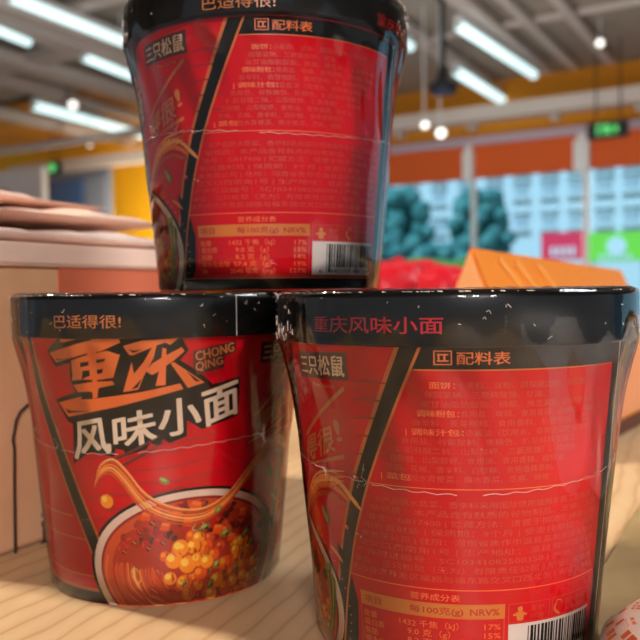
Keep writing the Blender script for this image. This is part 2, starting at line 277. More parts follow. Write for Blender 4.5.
# ---------------------------------------------------------------- label artwork (front view angle; the back panel is centred on 124 degrees)
B0 = 124
def build_label(cup):
    parts = []
    # --- printed background bands
    g = Art()
    for k in range(16):       # faint dark brush lines of the front art
        y = 30+k*4.4; x = -30+((k*37) % 23)
        g.stroke('darkred', 1, .45, [(x, y), (x+12, y+1.6), (x+30, y+2.2), (x+52, y+5.5)])
    for k in range(5): g.stroke('darkred', 1, .5, [(81, 64+k*5.2), (88, 64.6+k*5.2), (97, 64+k*5.2)])
    def band(c, lay, L, R):   # slanted band given by its two edges from top to bottom
        g.items.append((c, lay, [Vector((x, y, 0)) for x, y in L+R], [(i, i+1, len(L)+i+1, len(L)+i) for i in range(len(L)-1)]))
    zs = [95.2, 76, 57, 40, 22, 4, .2]
    lo = [-26.3, -35.3, -44.8, -51.8, -57.5, -62, -62.8]; ro = [-18.1, -27.6, -37.0, -44.2, -50.3, -55, -56]
    lo = [x+B0 for x in lo]; ro = [x+B0 for x in ro]
    band('gold', 1, list(zip(lo, zs)), list(zip([x+1.7 for x in lo], zs)))
    band('black', 2, list(zip([x+1.6 for x in lo], zs)), list(zip([x-.9 for x in ro], zs)))
    band('gold', 3, list(zip([x-1.0 for x in ro], zs)), list(zip(ro, zs)))
    # mirrored stripe left of the front art
    fo = [(-58.5, 95.2), (-51.5, 76), (-41.5, 57), (-33, 40), (-24, 22), (-17, 8), (-13, .2)]
    band('black', 1, [(x-1.5, z) for x, z in fo], [(x+4.6, z) for x, z in fo])
    band('gold', 2, [(x+4.6, z) for x, z in fo], [(x+5.9, z) for x, z in fo])
    band('gold', 2, [(x-2.3, z) for x, z in fo], [(x-1.5, z) for x, z in fo])
    g.rect('black', 1, -110, .2, -17, 4.2); g.rect('gold', 1, -110, 4.2, -19, 5.4)
    g.rect('gold', 1, -80, 23, -27, 23.4); g.rect('gold', 1, -80, 9.5, -20, 10); g.rect('gold', 1, -80, 31, -34, 31.4)
    # lower black band and right strip of the back panel
    g.rect('black', 1, B0-56, .2, B0+64, 4.2); g.rect('gold', 2, B0-55.5, 4.2, B0+51, 4.7)
    g.rect('black', 2, B0+52, .2, B0+66, 95.2); g.rect('white', 3, B0+58.5, .2, B0+59.6, 95.2)
    # header
    g.poly('black', 2, [(B0-18.6, 95.2), (B0+52, 95.2), (B0+52, 89.2), (B0-21, 89.2)])
    g.rect('gold', 3, B0-20.6, 88.9, B0+51.5, 89.3)
    g.build('printed_label', cup, zmin=.1, zmax=95.3)
    # --- ingredients panel
    t = Art()
    ix = B0-14.6
    for r in ((ix, 90.5, ix+5.4, 90.8), (ix, 94.1, ix+5.4, 94.4), (ix, 90.5, ix+.4, 94.4), (ix+5.0, 90.5, ix+5.4, 94.4),
              (ix+1.1, 91.4, ix+4.4, 91.8), (ix+1.1, 93.1, ix+4.4, 93.5), (ix+1.3, 91.4, ix+1.8, 93.5), (ix+2.9, 91.4, ix+3.5, 93.5)):
        t.rect('orange', 4, *r)
    t.text('orange', 4, '配料表', B0-7.9, 90.9, w=15.6, h=3.7, bold=.012)
    for y in (56.2, 27.6): t.rect('texthi', 2, B0-(38 if y > 50 else 49.5), y, B0+50, y+.28)
    l1 = [(-16, '', '面饼：小麦粉、淀粉、醋酸酯淀粉、谷朊粉、'), (-17.4, '', '碳酸氢钠、三聚磷酸钠、甘油、'), (-18.6, '', '聚甘油脂肪酸酯、磷脂、维生素E、β-胡萝卜素、'),
          (-20, '', '调味粉包：食用盐、味精、食用香精、白砂糖、辣椒、花'), (-21.5, '', '香辛料、麦芽糊精、食用香料、5’-呈味核苷酸二'),
          (-23.6, '', '| 调味汁包：酿造酱油（饮用水、非转基因脱脂大豆、小'), (-25.2, '', '食用盐、谷氨酸钠、焦糖色、5’-呈味核苷酸二'), (-27, '', '5’-肌苷酸二钠、山梨酸钾、三氯蔗糖）、饮用水'),
          (-29, '', '白砂糖、山梨酸钾、食用油、食用香精、植物油、'), (-30.5, '', '芝麻、花椒、香辛料、白砂糖、食用香精香料、'), (-32.6, '', '| 菜包：脱水青梗菜、脱水香菜、芝麻、辣椒')]
    for i, (x, _, s) in enumerate(l1):
        y = 84.2-i*2.58
        wid = min(47.5-x, len(s)*2.62)
        t.text('textor', 2, s, B0+x, y, w=wid, h=2.05)
    for i, n in ((0, 3), (3, 5), (5, 7), (10, 4)):       # heavier lead words
        x, _, s = l1[i]; cw = min(47.5-x, len(s)*2.62)/len(s)
        t.text('texthi', 3, s[:n], B0+x, 84.2-i*2.58, w=cw*n*.97, h=2.05, bold=.012)
    l2 = [(-36, '本产品脱水蔬菜、香辛料采用国际惯用辐照杀菌工艺处理 致'), (-37.5, '敏物质：本产品含有麸质的谷物制品、芝麻、大豆'), (-39, '准号：GB17400 | 贮藏方法：请置于阴凉干燥处，避'),
          (-40.5, '阳光直射处 | 保质期：9个月 | 受委托单位：河南'), (-42, '发有限公司 | 住所：河南省焦作市温县温泉街道太极大'), (-43.3, '交叉口西南角1号 | 生产地址：温县黄河路东段'),
          (-44.6, '产许可证编号：SC10341082500350 | 产地：河南'), (-46, '单位：三只松鼠（无为）有限责任公司 | 地址：安徽省'), (-47.4, '无为经济开发区福路与福东路交叉口西北侧 | 电话：400-')]
    for i, (x, s) in enumerate(l2):
        t.text('textor', 2, s, B0+x, 51.2-i*2.66, w=47.5-x, h=2.05, bold=.0012)
    t.build('ingredients_text', cup)
    # --- nutrition table
    n = Art()
    n.rect('bar', 2, B0-44.3, 19.5, B0+8.4, 23.7)
    n.text('texthi', 2, '营养成分表', B0-24, 24.6, w=17, h=2.2, bold=.01)
    n.text('chili', 3, '项目', B0-42.6, 20.7, w=7.2, h=2.5, bold=.02)
    n.text('chili', 3, '每100克(g)', B0-24.5, 20.7, w=18.5, h=2.4, bold=.02); n.text('chili', 3, 'NRV%', B0-3.6, 20.6, w=10, h=2.7, bold=.02)
    rows = [('能量', '1432 千焦（kJ）', '17%'), ('蛋白质', '9.0 克（g）', '15%'), ('脂肪', '8.2 克（g）', '14%'), ('碳水化合物', '57.4 克（g）', '19%'), ('钠', '2540 毫克（mg）', '127%')]
    for i, (a, b_, c) in enumerate(rows):
        y = 16.4-i*2.55; ww = len(b_)*1.9
        n.text('texthi', 2, a, B0-43.2, y, w=2.9*len(a), h=2.2, bold=.006)
        n.text('texthi', 2, b_, B0-18-ww/2, y, w=ww, h=2.3, bold=.006)
        n.text('texthi', 2, c, B0+7-1.9*len(c), y, w=1.9*len(c), h=2.3, bold=.006)
    for r in ((-44.6, 5.2, -44.2, 19.5), (8, 5.2, 8.4, 19.5), (-44.6, 5.2, 8.4, 5.5)): n.rect('textor', 2, B0+r[0], r[1], B0+r[2], r[3])
    # recycling figure and telephone marks
    n.disc('bar', 2, B0+14, 21.8, .85); n.poly('bar', 2, [(B0+12.4, 21), (B0+15.6, 21), (B0+15.2, 18.5), (B0+13, 18.5)]); n.rect('bar', 2, B0+11.4, 20, B0+16.6, 20.6)
    n.text('textor', 2, '爱护', B0+18, 20.9, w=5.5, h=2.0); n.text('textor', 2, '环境', B0+18, 18.5, w=5.5, h=2.0)
    n.stroke('bar', 2, .8, [(B0+29.3, 22), (B0+28.2, 20.4), (B0+29.6, 19), (B0+31, 18.4)]); n.stroke('bar', 2, .4, [(B0+28.6, 22.4), (B0+30.6, 22.6), (B0+32, 21.6)])
    n.text('textor', 2, '服务热线', B0+33.5, 20.9, w=11, h=2.0); n.text('textor', 2, '400-800', B0+33.5, 18.7, w=11, h=1.9)
    for r in ((9.6, 17.9, 26, 18.1), (9.6, 23.4, 26, 23.6), (9.6, 17.9, 9.9, 23.6), (25.7, 17.9, 26, 23.6), (27, 17.9, 27.3, 23.6), (27, 23.4, 48, 23.6), (27, 17.9, 48, 18.1)):
        n.rect('textor', 2, B0+r[0], r[1], B0+r[2], r[3])
    n.build('nutrition_table', cup)
    # --- barcode
    b = Art(); x0, x1 = B0+9.8, B0+48.6
    b.rect('white', 2, x0, 5.4, x1, 17.6)
    rnd = random.Random(3); x = x0+7.4; k = 0
    while x < x1-1.4:
        w = rnd.choice([.38, .38, .76, .76, 1.15]); low = 6.3 if k in (0, 1, 14, 15) or x > x1-2.4 else 8.2
        b.rect('black', 3, x, low, x+w, 16.7); x += w+rnd.choice([.36, .36, .7]); k += 1
    b.text('black', 3, '6', x0+3.6, 6.1, w=1.7, h=2.1)
    b.text('black', 3, '942209', x0+9.4, 6.1, w=13, h=2.0); b.text('black', 3, '606106', x0+24.3, 6.1, w=12.4, h=2.0)
    b.build('barcode', cup)
    # --- brand badge beside the front art
    k = Art(); a0, a1 = 52.4, 80.8
    k.poly('maroon', 3, [(a0, 84.6), (a1, 85.2), (a1, 93.2), (a0, 92.2)])
    k.text('cream', 4, '三只松鼠', quad=[(a0+1.5, 91.3), (a1-1.4, 92.2), (a1-1.4, 86.1), (a0+1.5, 85.7)], bold=.02)
    k.text('tan', 3, 'Three Squirrels', 62, 82.4, w=12.6, h=1.7)
    k.build('brand_badge', cup)
    # --- title lettering
    L = Art()
    for c, lay, pts in POLY[:-1]: L.poly(c, lay, pts)
    L.poly(*[POLY[-1][0], POLY[-1][1], POLY[-1][2]])
    for ch, c, lay, q in QUAD: L.text(c, lay+1 if c == 'cream' else lay+1, ch, quad=q, bold=.022 if c == 'cream' else .015)
    L.build('title_lettering', cup, zmax=95.3)
    # --- noodle bowl picture
    w = Art(); cx, cz, A_, B_ = 23.3, 14, 46.3, 27.3
    def ell(k, dz=0, n=64): return [(cx+A_*k*math.cos(2*PI*i/n), cz+dz+(B_*k+(k-1)*2)*math.sin(2*PI*i/n)) for i in range(n)]
    w.poly('black', 2, ell(1.035)); w.poly('rim', 3, ell(1.0)); w.poly('darkred', 4, ell(.925, -.2)); w.poly('broth', 5, ell(.90, -.4)); w.poly('soup', 6, ell(.80, -.2))
    R = random.Random(11)
    def inside(x, y, k=.84): return ((x-cx)/(A_*k))**2+((y-cz)/(B_*k))**2 < 1 and y > .8
    for i in range(170):                                   # dark minced topping, upper half
        x, y = R.uniform(-14, 60), R.uniform(22, 37)
        if inside(x, y): w.disc(R.choice(['beef', 'beef', 'chili', 'soup', 'darkred', 'broth']), 6.4, x, y, R.uniform(.9, 2.0), R.uniform(.6, 1), R.uniform(0, 3), 9)
    for i in range(30):                                    # noodles sweeping round the lower left
        r = .86-.018*i+.012*math.sin(i*2.3)
        pts = [(cx+A_*r*math.cos(a), cz+B_*r*math.sin(a)-1+.7*math.sin(a*9+i*.5)) for a in [PI*(.93+.07*j+.002*i) for j in range(9)]]
        w.stroke(['noodle', 'broth', 'noodle2', 'noodle3', 'chili', 'noodle2'][i % 6], 6.3+.1*(i % 3), 1.0, pts)
    for x, y, r, ro in ((-9, 20.6, 2.6, 1.2), (-4.4, 24, 2.9, .3), (1.6, 21.8, 2.8, 1.6), (8, 23.5, 2.7, -.2), (3.7, 31, 2.9, .5), (12, 17.5, 2.1, .8), (-2, 27.6, 2.4, .2), (62, 20, 2, .7), (50, 30, 2, .3)):
        w.disc('chili', 6.7, x, y, r, .62, ro); w.disc('beef', 6.8, x+1, y-.5, r*.4, .8, ro); w.disc('noodle', 6.9, x+.8, y-.2, r*.12); w.disc('noodle', 6.9, x+1.5, y-.7, r*.12)
        w.disc('broth', 6.8, x-1.2, y+.8, r*.35, .35, ro)
    for i in range(90):                                    # heap of corn and chickpeas, lower right
        x, y, r = R.uniform(12, 64), R.uniform(1, 25), R.uniform(1.7, 2.4)
        if inside(x, y, .82) and x*.5+y < 46 and x+y > 20:
            c = R.choice(['corn', 'corn2', 'corn2', 'broth']); L_ = 6.6+.002*i
            w.disc('soup', L_, x+.3, y-.4, r*1.15); w.disc(c, L_+.03, x, y, r); w.disc('corn' if c == 'corn2' else ('cornhi' if c == 'corn' else 'noodle'), L_+.06, x-.4*r, y+.3*r, r*.4)
            if i % 5 == 0: w.disc('green', L_+.1, x+.5, y, r*.8, .5, R.uniform(0, 3)); w.disc('beef', L_+.13, x+.6, y-.2, r*.35, .6, 1)
    for c, lay, x, y, r, asp in CIRC:
        if lay > 4 or True:
            L_ = 7.0+.02*(hash((round(x), round(y))) % 5) if lay > 4 else 4
            w.disc('soup' if lay > 4 else 'darkred', L_-.05, x+.3, y-.4, r*1.2); r *= 1.12; w.disc(c, L_, x, y, r); w.disc('corn' if c == 'corn2' else 'cornhi', L_+.1, x-.4*r, y+.3*r, r*.45)
    for x, y, r in ((15, 33.5, 2.2), (19.5, 30, 2), (33, 26, 2.3), (40, 22, 2), (10, 29, 2), (46, 30.5, 2.1), (23, 35.5, 2.6), (2, 33, 2)):   # carrot cubes
        w.poly('corn2', 6.9, [(x-r/.85, y-r*.6), (x+r*.7, y-r*.9), (x+r/.85, y+r*.5), (x-r*.6, y+r*.8)]); w.poly('noodle', 6.95, [(x-r*.8, y+r*.2), (x+r*.8, y), (x+r*.8, y+r*.5), (x-r*.5, y+r*.75)])
    for x, y, r, ro, c in ((27, 27.5, 2.2, .3, 'green'), (37, 24, 2.3, .4, 'green'), (43, 10, 2, 1.2, 'green'), (33, 13, 2, .9, 'green'), (52, 18, 2, 1.4, 'green'), (18, 8, 1.3, 1.3, 'green'), (30, 6, 2, 1, 'green'), (48, 22, 2.3, .8, 'green'), (56, 12, 1.6, 1, 'green'), (62, 26, 2, 1.1, 'green')):
        w.disc(c, 7.3, x, y, r, .55, ro); w.disc('greenhi', 7.4, x-.3, y+.3, r*.55, .5, ro); w.disc('beef', 7.35, x+.8, y-.5, r*.35, .6, ro)
    for x, y, r, ro in ((-3, 11.5, 3, 1.9), (47, 14, 3, 1.3), (24, 28, 2.4, .4)): w.ring('greenhi', 7.5, x, y, r, .55, ro, .5)
    for j in range(7): w.stroke(['green', 'greenhi', 'beef'][j % 3], 7.1, .8, [(58+j*1.1, 30-j), (60.5+j*.9, 22), (60+j*.6, 12), (56+j*.5, 4)])
    for c, lay, wd, pts in STROKE:
        w.stroke(c, lay+.6 if c != 'stick' else 6, wd, pts)
    w.disc('green', 8.2, 10, 45.5, 2.0, .6, -.5); w.disc('greenhi', 8.3, 9.6, 45.9, 1.4, .4, -.5)
    w.disc('green', 8.2, 33, 33, 1.7, .6, .7); w.disc('greenhi', 8.3, 33, 33.2, 1.1, .5, .7)
    w.disc('green', 8.3, 63.3, 43, 3.2, .4, -1.0); w.disc('greenhi', 8.4, 63, 43.2, 2.5, .3, -1.0)
    w.disc('chili', 8.2, 80, 58, 2.6, .38, -.5); w.disc('cream', 8.3, 81, 57.4, .5)
    for x, y in ((75.6, 41.6), (80.7, 40.3), (82.3, 39.7)): w.disc('chili', 8.2, x, y, .8); w.disc('cream', 8.3, x-.3, y+.2, .28)
    w.poly('black', 1.5, [(69, 36), (74, 32), (78, 20), (77, 8), (72, 1), (62, 1), (68, 12), (70, 22)])
    for j in range(22):
        a = -.95+j*.088; w.disc('tan', 4.2, cx+A_*1.09*math.cos(a), cz+B_*1.09*math.sin(a), .42, .7, a, 6)
    w.build('noodle_bowl_picture', cup, zmin=.2, zmax=95)

def lid_text(lid, zb):
    for k, a in enumerate((0, 108, 200, 292)):
        t = Art(True)
        if k % 2 == 0: t.text('r', 2, '重庆风味小面', a, zb, w=40.8, h=4.9, bold=.012)
        else: t.text('g', 2, '巴适得很！'[:4]+'!', a, zb, w=26, h=4.9, bold=.004)
        t.build('lid_lettering', lid, {'r': LIDRED, 'g': LIDGOLD})

LABEL = []
def make_cup(name, label, loc, rot, lidrot, zb=99.4):
    cup = thing(name, label, 'noodle cup', loc, 0)
    piv = math.radians(rot)
    # paper cup
    prof = [(0, .003), (RB-.003, .003), (RB-.0025, .0)] + [(RB-.0004, 0)] + [(rbody(z)-0.00001, z) for z in [i*(H-T_)/24 for i in range(25)]] + [(RT-.001, H-T_+.004), (0, H-T_+.004)]
    body = from_bm('cup_body', lathe(prof, 144), [P['red'], PAPER], cup, rotz=piv, smooth=True)
    for p in body.data.polygons:
        if p.center.z < .0005 or (p.center.z < .004 and math.hypot(p.center.x, p.center.y) < RB-.002): p.material_index = 1
    if LABEL: 
        for src in LABEL:
            c = src.copy(); col.objects.link(c); c.parent = cup; c.rotation_euler.z = piv
    else:
        build_label(cup)
        for ch in cup.children:
            if ch.name.split('.')[0] != 'cup_body': LABEL.append(ch); ch.rotation_euler.z = piv
    # lid: skirt, rounded shoulder, raised rim and sunken foil-covered centre
    zt = H; lp = [(RT+.0003, H-T_), (RL-.0003, H-T_), (RL, H-T_+.0004), (RL, zt-.0022), (RL-.0002, zt-.001), (RL-.0008, zt-.0002), (RL-.0016, zt), (RL-.0032, zt), (RL-.0040, zt-.0004), (RL-.0046, zt-.0012), (.03, zt-.0012), (0, zt-.0012)]
    lid = from_bm('lid', lathe(lp, 160), LIDBLACK, cup, rotz=math.radians(lidrot), smooth=True)
    lid_text(lid, zb)
    seam = bmesh.new()
    pts = [on_cup(174, z, 6, True) for z in (95.5, 99, 103, 107, 110)]
    for a, b in zip(pts, pts[1:]): bm_tube(seam, a, b, .00014, seg=6)
    from_bm('lid_seam', seam, CREASE, lid)
    # shrink film: clear skin from the lid top, flaring in to the body and down to the foot
    fp = [(RL-.006, zt+.0002), (RL-.0016, zt+.0004), (RL+.0003, zt-.0004), (RL+.0006, zt-.002), (RL+.0006, H-T_+.001), (RL+.0003, H-T_-.001), (.0556, .0885), (.0541, .083), (.0529, .077), (.0521, .071), (.0513, .065), (rbody(.058)+.0012, .058), (rbody(.05)+.0008, .05), (rbody(.03)+.0008, .03), (rbody(.012)+.0008, .012), (rbody(.001)+.0007, .001), (RB-.002, .0002)]
    fb = lathe(fp, 160)
    rr = random.Random(int(abs(rot))+5)
    ph = [rr.uniform(0, 6.28) for _ in range(8)]
    for v in fb.verts:
        a = math.atan2(v.co.y, v.co.x); z = v.co.z
        k = 0
        if .055 < z < .096: k = .0006*math.sin(9*a+ph[0])*math.sin(a*4+ph[1]) + .0004*math.sin(23*a+ph[2]+z*120)
        if z > .096: k = .00018*(math.sin(61*a+ph[3])+math.sin(97*a+ph[4]))
        if .001 < z < .055: k = .0003*(1+math.sin(7*a+ph[5]+z*60))
        r = math.hypot(v.co.x, v.co.y); s = (r+k)/r; v.co.x *= s; v.co.y *= s
        if z > .109: v.co.z += .0003*abs(math.sin(47*a+ph[6]))
    film = from_bm('shrink_film', fb, FILM, cup, smooth=True)
    # creases: the weld line round the waist and small puckers
    cr = bmesh.new()
    def crease(pts, r):
        for a, b in zip(pts, pts[1:]): bm_tube(cr, a, b, r, seg=5)
    def fpnt(phd, z, lay=15): return on_cup(phd, z, lay)
    q = rr.uniform(0, 6)
    for (a0, a1) in ((-85, -38), (-36, -6), (0, 58), (60, 100), (140, 230)):
        pts = [fpnt(a, 56.8+1.7*math.sin(math.radians(a*2.3)+q)+.25*math.sin(a*.9+q)) for a in range(a0, a1, 2)]
        crease(pts, .00009)
    for i in range(9):
        a = rr.choice([-57, -39, -38, 58])+rr.uniform(-2.5, 2.5); z = 57+rr.uniform(-3, 4)
        crease([fpnt(a, z), fpnt(a+rr.uniform(-1.5, 1.5), z+rr.uniform(.5, 2)), fpnt(a+rr.uniform(-2, 2), z+rr.uniform(1, 3.5))], rr.uniform(.00004, .00009))
    for i in range(22):
        a = rr.uniform(-80, 80); z = rr.uniform(97, 109.5); d = rr.uniform(-1.6, 1.6)
        crease([on_cup(a, z, 11, True), on_cup(a+d*.6, z+rr.uniform(-.6, .6), 12, True), on_cup(a+d, z+rr.uniform(-1, 1), 11, True)], rr.uniform(.00004, .0001))
    for i in range(70):      # pale flecks painted as highlights on the crinkled film at both lid sides
        a = rr.choice([-1, 1])*rr.uniform(62, 100); z = rr.choice([rr.uniform(95.5, 99), rr.uniform(95, 110)]); d = rr.uniform(-1.2, 1.2); e = rr.uniform(.8, 3)
        crease([on_cup(a, z, 12, True), on_cup(a+d, min(z+e*.5, 110), 13, True), on_cup(a+d*.3, min(z+e, 110.2), 12, True)], rr.uniform(.00004, .00012))
    for i in range(60):
        a = rr.uniform(-90, 90); crease([on_cup(a, 110.2, 6, True), on_cup(a+rr.uniform(.3, 1.5), 110.1, 6, True)], rr.uniform(.00006, .00016))
    tag(from_bm('film_crease', cr, CREASE, film), kind='stuff')
    return cup

CL, CR, CT = (-.0632, .3306), (.04343, .26943), (-.0206, .3411)
make_cup('noodle_cup', 'red noodle cup at left with big orange title and noodle bowl picture facing out', (*CL, 0), 0, -137.4)
make_cup('noodle_cup', 'nearest red noodle cup at right, ingredients panel in front, red characters on its lid', (*CR, 0), -124, -52.3)
make_cup('noodle_cup', 'topmost red noodle cup stacked on the lids of the two lower cups', (*CT, H+.0008), -110.5, 48.6, 97.2)

# ---------------------------------------------------------------- camera
FPX, PITCH, ROLL, HC = 819.25, .03363, -.01148, .11024
cam = bpy.data.cameras.new('camera'); co = bpy.data.objects.new('camera', cam); col.objects.link(co)
cam.sensor_width = 36; cam.sensor_fit = 'HORIZONTAL'; cam.lens = FPX/640*36; cam.clip_start = .01; cam.clip_end = 300
fwd = Vector((0, math.cos(PITCH), -math.sin(PITCH))); up = Vector((0, math.sin(PITCH), math.cos(PITCH))); rt = Vector((1, 0, 0))
# image axes turned by ROLL
r2 = rt*math.cos(ROLL) + up*math.sin(ROLL)
u2 = -rt*math.sin(ROLL) + up*math.cos(ROLL)
Mx = Matrix((r2, u2, -fwd)).transposed().to_4x4(); Mx.translation = Vector((0, 0, HC)); co.matrix_world = Mx
cam.dof.use_dof = True; cam.dof.focus_distance = .236; cam.dof.aperture_fstop = cam.lens/2.7
bpy.context.scene.camera = co
def ray(px, py):
    u, w = px-320, py-320
    return (fwd*FPX + r2*u - u2*w).normalized()
O_ = Vector((0, 0, HC))
def onz(px, py, z): d = ray(px, py); return O_ + d*((z-HC)/d.z)
AZ = .53
U = Vector((math.sin(AZ), math.cos(AZ), 0)); W = Vector((math.cos(AZ), -math.sin(AZ), 0)); Z = Vector((0, 0, 1))
def onw(px, py, a): d = ray(px, py); return O_ + d*(a/d.dot(U))
def ony(px, py, y): d = ray(px, py); return O_ + d*(y/d.y)
def rm(a, b, z): return U*a + W*b + Z*z      # room frame: a = depth along the light rows, b = across

def rbox(bm, a0, a1, b0, b1, z0, z1, bevel=0):
    M = Matrix((U, W, Z)).transposed().to_4x4()
    bm_box(bm, (a0, b0, z0), (a1, b1, z1), M, bevel)
    
# ---------------------------------------------------------------- room
AW = 8.0
ZC = (onw(430, 89, AW).z + onw(635, 62, AW).z)/2; print('ZC', ZC)
M_ceil = mat('ceiling_paint', (166, 153, 140), .9, noise=(1.3, (148, 138, 128)))
M_beam = mat('beam_paint', (196, 184, 178), .7)
M_yel = mat('ochre_wall', (232, 150, 28), .8)
M_yel2 = mat('yellow_wall', (250, 184, 10), .8)
M_val = mat('valance_rust', (236, 104, 40), .8)
M_rail = mat('rail_lilac', (206, 186, 200), .6)
M_floor = mat('floor_tile', (150, 140, 128), .4)
M_white = mat('white_paint', (250, 250, 250), .6)
def S(name, fn, m):
    bm = bmesh.new(); fn(bm); o = from_bm(name, bm, m); return tag(o, kind='structure')
def rc(p): return (p.dot(U), p.dot(W), p.z)
zr1 = onw(510, 135, AW).z; zr0 = onw(510, 143.5, AW).z; zv = onw(510, 176.5, AW).z
bsplit = rc(onw(330, 200, AW))[1]
S('floor', lambda b: rbox(b, -6, AW+.2, -11, 9, -.9, -.85), M_floor)
S('ceiling', lambda b: rbox(b, -6, AW+.2, -11, 9, ZC, ZC+.1), M_ceil)
S('wall_window', lambda b: (rbox(b, AW, AW+.18, bsplit, 9, zr0-.05, ZC), rbox(b, AW, AW+.18, bsplit, 9, -.85, -.35)), M_yel)
S('wall_left', lambda b: rbox(b, AW, AW+.18, -11, bsplit, -.85, ZC), M_yel2)
S('trim_1', lambda b: rbox(b, AW-.12, AW-.02, bsplit-.5, 9, zr0, zr1, .01), M_rail)
v = S('trim_2', lambda b: rbox(b, AW-.08, AW-.02, bsplit, 9, zv, zr0-.002), M_val)
# glazing: four tinted panes with slim mullions
GL = bpy.data.materials.new('tinted_glass'); GL.use_nodes = True; nt = GL.node_tree; nt.nodes.clear()
o_ = nt.nodes.new('ShaderNodeOutputMaterial'); mx = nt.nodes.new('ShaderNodeMixShader'); tr = nt.nodes.new('ShaderNodeBsdfTransparent'); g_ = nt.nodes.new('ShaderNodeBsdfGlossy'); f_ = nt.nodes.new('ShaderNodeFresnel')
tr.inputs['Color'].default_value = lin((204, 232, 248)); g_.inputs['Roughness'].default_value = .02; f_.inputs['IOR'].default_value = 1.03
nt.links.new(f_.outputs[0], mx.inputs[0]); nt.links.new(tr.outputs[0], mx.inputs[1]); nt.links.new(g_.outputs[0], mx.inputs[2]); nt.links.new(mx.outputs[0], o_.inputs['Surface'])
cuts = [bsplit] + [rc(onw(px, 200, AW))[1] for px in (470, 560, 589)] + [9]
cuts = [bsplit, rc(onw(472, 200, AW))[1], rc(onw(585, 200, AW))[1], rc(onw(585, 200, AW))[1]+1.7, 9]
for i in range(4):
    b0, b1 = cuts[i], cuts[i+1]
    w_ = S('window_%d' % (i+1), lambda b: (rbox(b, AW+.02, AW+.08, b0, b0+.02, -.35, zr0-.05), rbox(b, AW+.02, AW+.08, b1-.02, b1, -.35, zr0-.05), rbox(b, AW+.02, AW+.08, b0+.035, b1-.035, -.35, -.31), rbox(b, AW+.02, AW+.08, b0+.035, b1-.035, zr0-.09, zr0-.05)), mat('frame_grey', (236, 244, 248), .5))
    bm = bmesh.new(); rbox(bm, AW+.045, AW+.055, b0+.036, b1-.036, -.31, zr0-.09); from_bm('pane', bm, GL, w_)
# white blind brackets on the valance
for px in (470, 583):
    p = rc(onw(px, 166, AW-.1)); w2 = .05 if px < 500 else .07
    o = tag(from_bm('blind_bracket', (lambda b: (rbox(b, AW-.2, AW-.09, p[1]-w2, p[1]+w2, zv-.03, zr0-.06, .012), rbox(b, AW-.16, AW-.09, p[1]-w2*.6, p[1]+w2*.6, zr0-.06, zr0-.001), b)[-1])(bmesh.new()), M_white),
        'white bracket on the rust valance, %s' % ('nearer the black pendant' if px < 500 else 'right under the green exit sign'), 'bracket')
# girders, ducts and rails under the ceiling (part of the roof)
tn = [3]
def beam(p, q, w, h, m=M_beam):
    bm = bmesh.new(); d = (q-p); L_ = d.length; ang = math.atan2(d.y, d.x)
    bm_box(bm, (0, -w/2, -h/2), (L_, w/2, h/2), Matrix.Translation(p) @ Matrix.Rotation(ang, 4, 'Z'))
    o = from_bm('trim_%d' % tn[0], bm, m); tn[0] += 1; return tag(o, kind='structure')
zb = ZC-.18
def along(px, py, z, a0, a1, w, h, m=M_beam):
    p = onz(px, py, z); a, b, _ = rc(p); beam(rm(a0, b, z), rm(a1, b, z), w, h, m)
def across(px, py, z, b0, b1, w, h, m=M_beam):
    p = onz(px, py, z); a, b, _ = rc(p); beam(rm(a, b0, z), rm(a, b1, z), w, h, m)
along(20, 25, zb+.05, 1.5, 7.8, .22, .12); along(10, 60, zb+.05, 1.5, 7.8, .2, .1); along(40, 90, zb+.08, 1.5, 7.8, .1, .1)
along(20, 118, zb, 1.5, 7.8, .12, .1); along(12, 5, zb+.05, 1.5, 7.8, .1, .1)
along(420, 39, zb+.1, 1, 7.6, .12, .06); along(600, 50, zb+.1, 3.5, 7.6, .07, .05); along(560, 84, zb+.1, 1, 7.6, .12, .06)
along(520, 14, zb+.1, 1, 7.6, .06, .05)
beam(rm(7.35, -9, onw(550, 106, 7.35).z), rm(7.35, 8, onw(550, 106, 7.35).z), .16, .13, mat('beam_pale', (214, 200, 190), .7)); across(60, 143, ZC-.36, -10, bsplit-.6, .07, .07); across(30, 60, ZC-.1, -9, 8, .2, .08)
across(480, 30, ZC-.04, -9, 8, .05, .04); across(30, 20, ZC-.08, -9, 8, .07, .05)
for px, py in ((554, 107), (471, 118), (640, 95), (398, 125)):
    a, b, z = rc(onw(px, py, 7.42)); bm = bmesh.new(); rbox(bm, a, a+.08, b-.04, b+.04, zr1-.02, onw(px, py, 7.42).z); o = from_bm('trim_%d' % tn[0], bm, M_beam); tn[0] += 1; tag(o, kind='structure')
# ochre soffit panels
for (px, py, w_, l_) in ((108, 101, .5, .7), (60, 128, 1.5, 2.2)):
    a, b, z = rc(onz(px, py, ZC-.06)); bm = bmesh.new(); rbox(bm, a-l_/2, a+l_/2, b-w_, b+w_, ZC-.08, ZC-.04); o = from_bm('trim_%d' % tn[0], bm, mat('soffit_ochre', (196, 132, 30), .8)); tn[0] += 1; tag(o, kind='structure')

